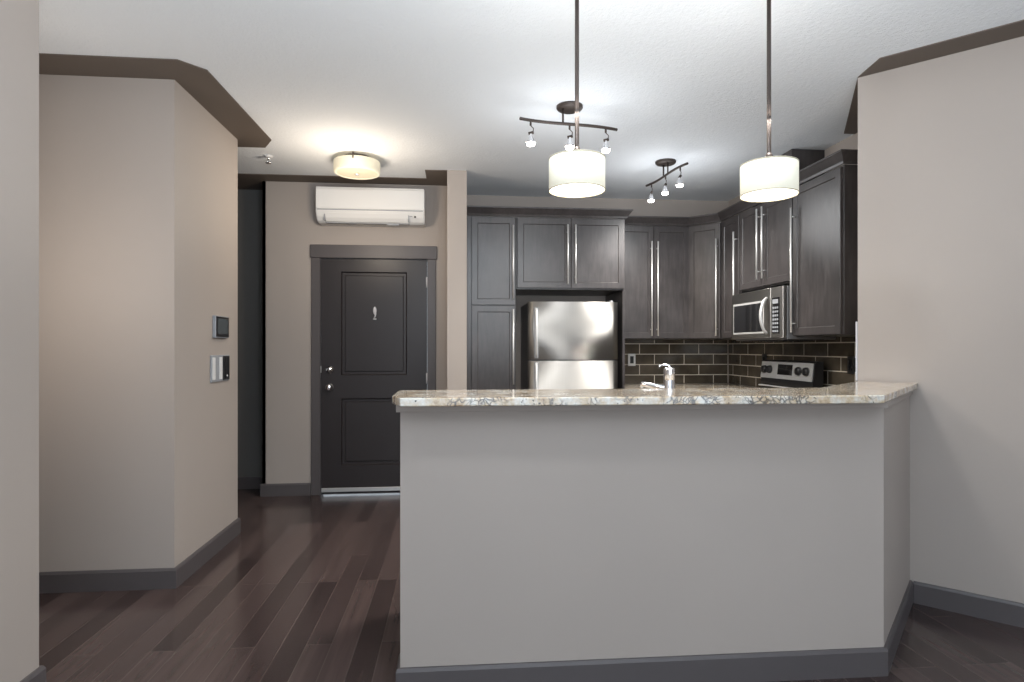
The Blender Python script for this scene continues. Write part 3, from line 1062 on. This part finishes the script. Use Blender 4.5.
# ------------------------------------------------------------------ flush ceiling light
L1 = thing('ceiling_light', 'lit round drum ceiling light above the entry door', 'ceiling light', (-0.731, 4.54, UND - 0.115), 0, 'flush drum ceiling lights')
q = MB()
q.lathe([(0.150, 0.092), (0.166, 0.088), (0.168, 0.080), (0.168, 0.012), (0.165, 0.003), (0.158, 0.0), (0.150, 0.001), (0.148, 0.006)], (0, 0, 0), 56)
q.build('glass_drum', DRUM, L1, local=True)
q = MB()
q.lathe([(0.1485, 0.006), (0.10, 0.004), (0, 0.003)], (0, 0, 0), 56)
q.build('bottom_glass', DRUMB, L1, local=True)
q = MB()
q.lathe([(0, 0.119), (0.10, 0.119), (0.10, 0.098), (0.0, 0.098)], (0, 0, 0), 36)
for a in (0.5, 2.6, 4.7):
    u = Vector((math.cos(a), math.sin(a), 0))
    q.tube([u * 0.09 + Vector((0, 0, 0.108)), u * 0.168 + Vector((0, 0, 0.108)), u * 0.171 + Vector((0, 0, 0.09)), u * 0.171 + Vector((0, 0, 0.066))], 0.005, 8)
q.build('mount', BRONZE, L1, local=True)
q = MB()
q.lathe([(0.0, -0.012), (0.016, -0.010), (0.018, -0.001), (0, 0.0035)], (0, 0, 0), 20)
q.build('finial', NICKEL, L1, local=True)
lamp('entry_light', 'POINT', (-0.731, 4.25, UND - 0.45), 17, (1.0, 0.85, 0.68), shadow_soft_size=0.10)
lamp('entry_uplight', 'POINT', (-0.731, 4.30, UND - 0.06), 0.2, (1.0, 0.80, 0.56), shadow_soft_size=0.05)
lamp('hall_fill', 'POINT', (-1.95, 2.46, 1.60), 15, (1.0, 0.92, 0.83), shadow_soft_size=0.12)  # unseen fill added in the side hall to brighten the wall facing the camera
dup(L1, (0.08, 1.45, UND - 0.115), 0, 'lit round drum ceiling light in the living area before the bar')
lamp('living_light', 'POINT', (0.08, 1.45, UND - 0.18), 36, (0.86, 0.93, 1.0), shadow_soft_size=0.08)

# ------------------------------------------------------------------ sprinkler, keypad, switches
S = thing('ceiling_sprinkler', 'small chrome fire sprinkler head on the ceiling near the entry', 'sprinkler', (-1.372, 4.56, CEIL))
q = MB()
q.lathe([(0, 0), (0.032, 0), (0.030, -0.006), (0.016, -0.012), (0, -0.012)], (0, 0, 0), 24)
q.build('escutcheon', WHITE, S, local=True)
q = MB()
q.tube([(0, 0, -0.01), (0, 0, -0.028)], 0.009, 12)
q.tube([(0.010, 0, -0.026), (0.016, 0, -0.036), (0.004, 0, -0.05)], 0.003, 8)
q.tube([(-0.010, 0, -0.026), (-0.016, 0, -0.036), (-0.004, 0, -0.05)], 0.003, 8)
q.lathe([(0, -0.050), (0.022, -0.050), (0.023, -0.053), (0, -0.054)], (0, 0, 0), 20)
q.build('sprinkler_head', CHROME, S, local=True)

# on the wall face x = -1.468 (normal +x): local x -> world -y ... rotate so local -y -> world +x
WX = -1.468
K = thing('alarm_keypad', 'dark square wall keypad above the light switches', 'keypad', (WX, 3.90, 1.385), PI / 2)
MB().box(-0.118, 0.092, -0.020, 0.0, -0.069, 0.067, 0.004, 2).build('housing', GREYP, K, local=True)
MB().box(-0.112, 0.088, -0.023, -0.019, -0.063, 0.062, 0.002).build('bezel', BLACK, K, local=True)
MB().box(-0.090, 0.066, -0.0245, -0.022, -0.044, 0.050, 0.001).build('screen', LCD, K, local=True)
SW = thing('light_switch', 'three gang switch plate with light and black rockers below the keypad', 'switch', (WX, 3.895, 1.128), PI / 2)
MB().box(-0.150, 0.140, -0.010, 0.0, -0.082, 0.082, 0.003).build('cover_plate', GREYP, SW, local=True)
for cx_, m_ in ((-0.118, WHITE), (-0.012, WHITE), (0.085, BLACK)):
    q = MB()
    q.box(cx_ - 0.022, cx_ + 0.022, -0.014, -0.009, -0.068, 0.068, 0.003)
    q.build('rocker', m_, SW, local=True)
q = MB()
q.box(0.026, 0.134, -0.0115, -0.0095, -0.076, 0.076, 0.001)
q.build('dark_cover', BLACK, SW, local=True)
q = MB()
q.lathe([(0, 0), (0.006, 0), (0.006, 0.004), (0, 0.004)], (0.085, -0.014, -0.050), 12, RX)
q.build('indicator', WHITE, SW, local=True)
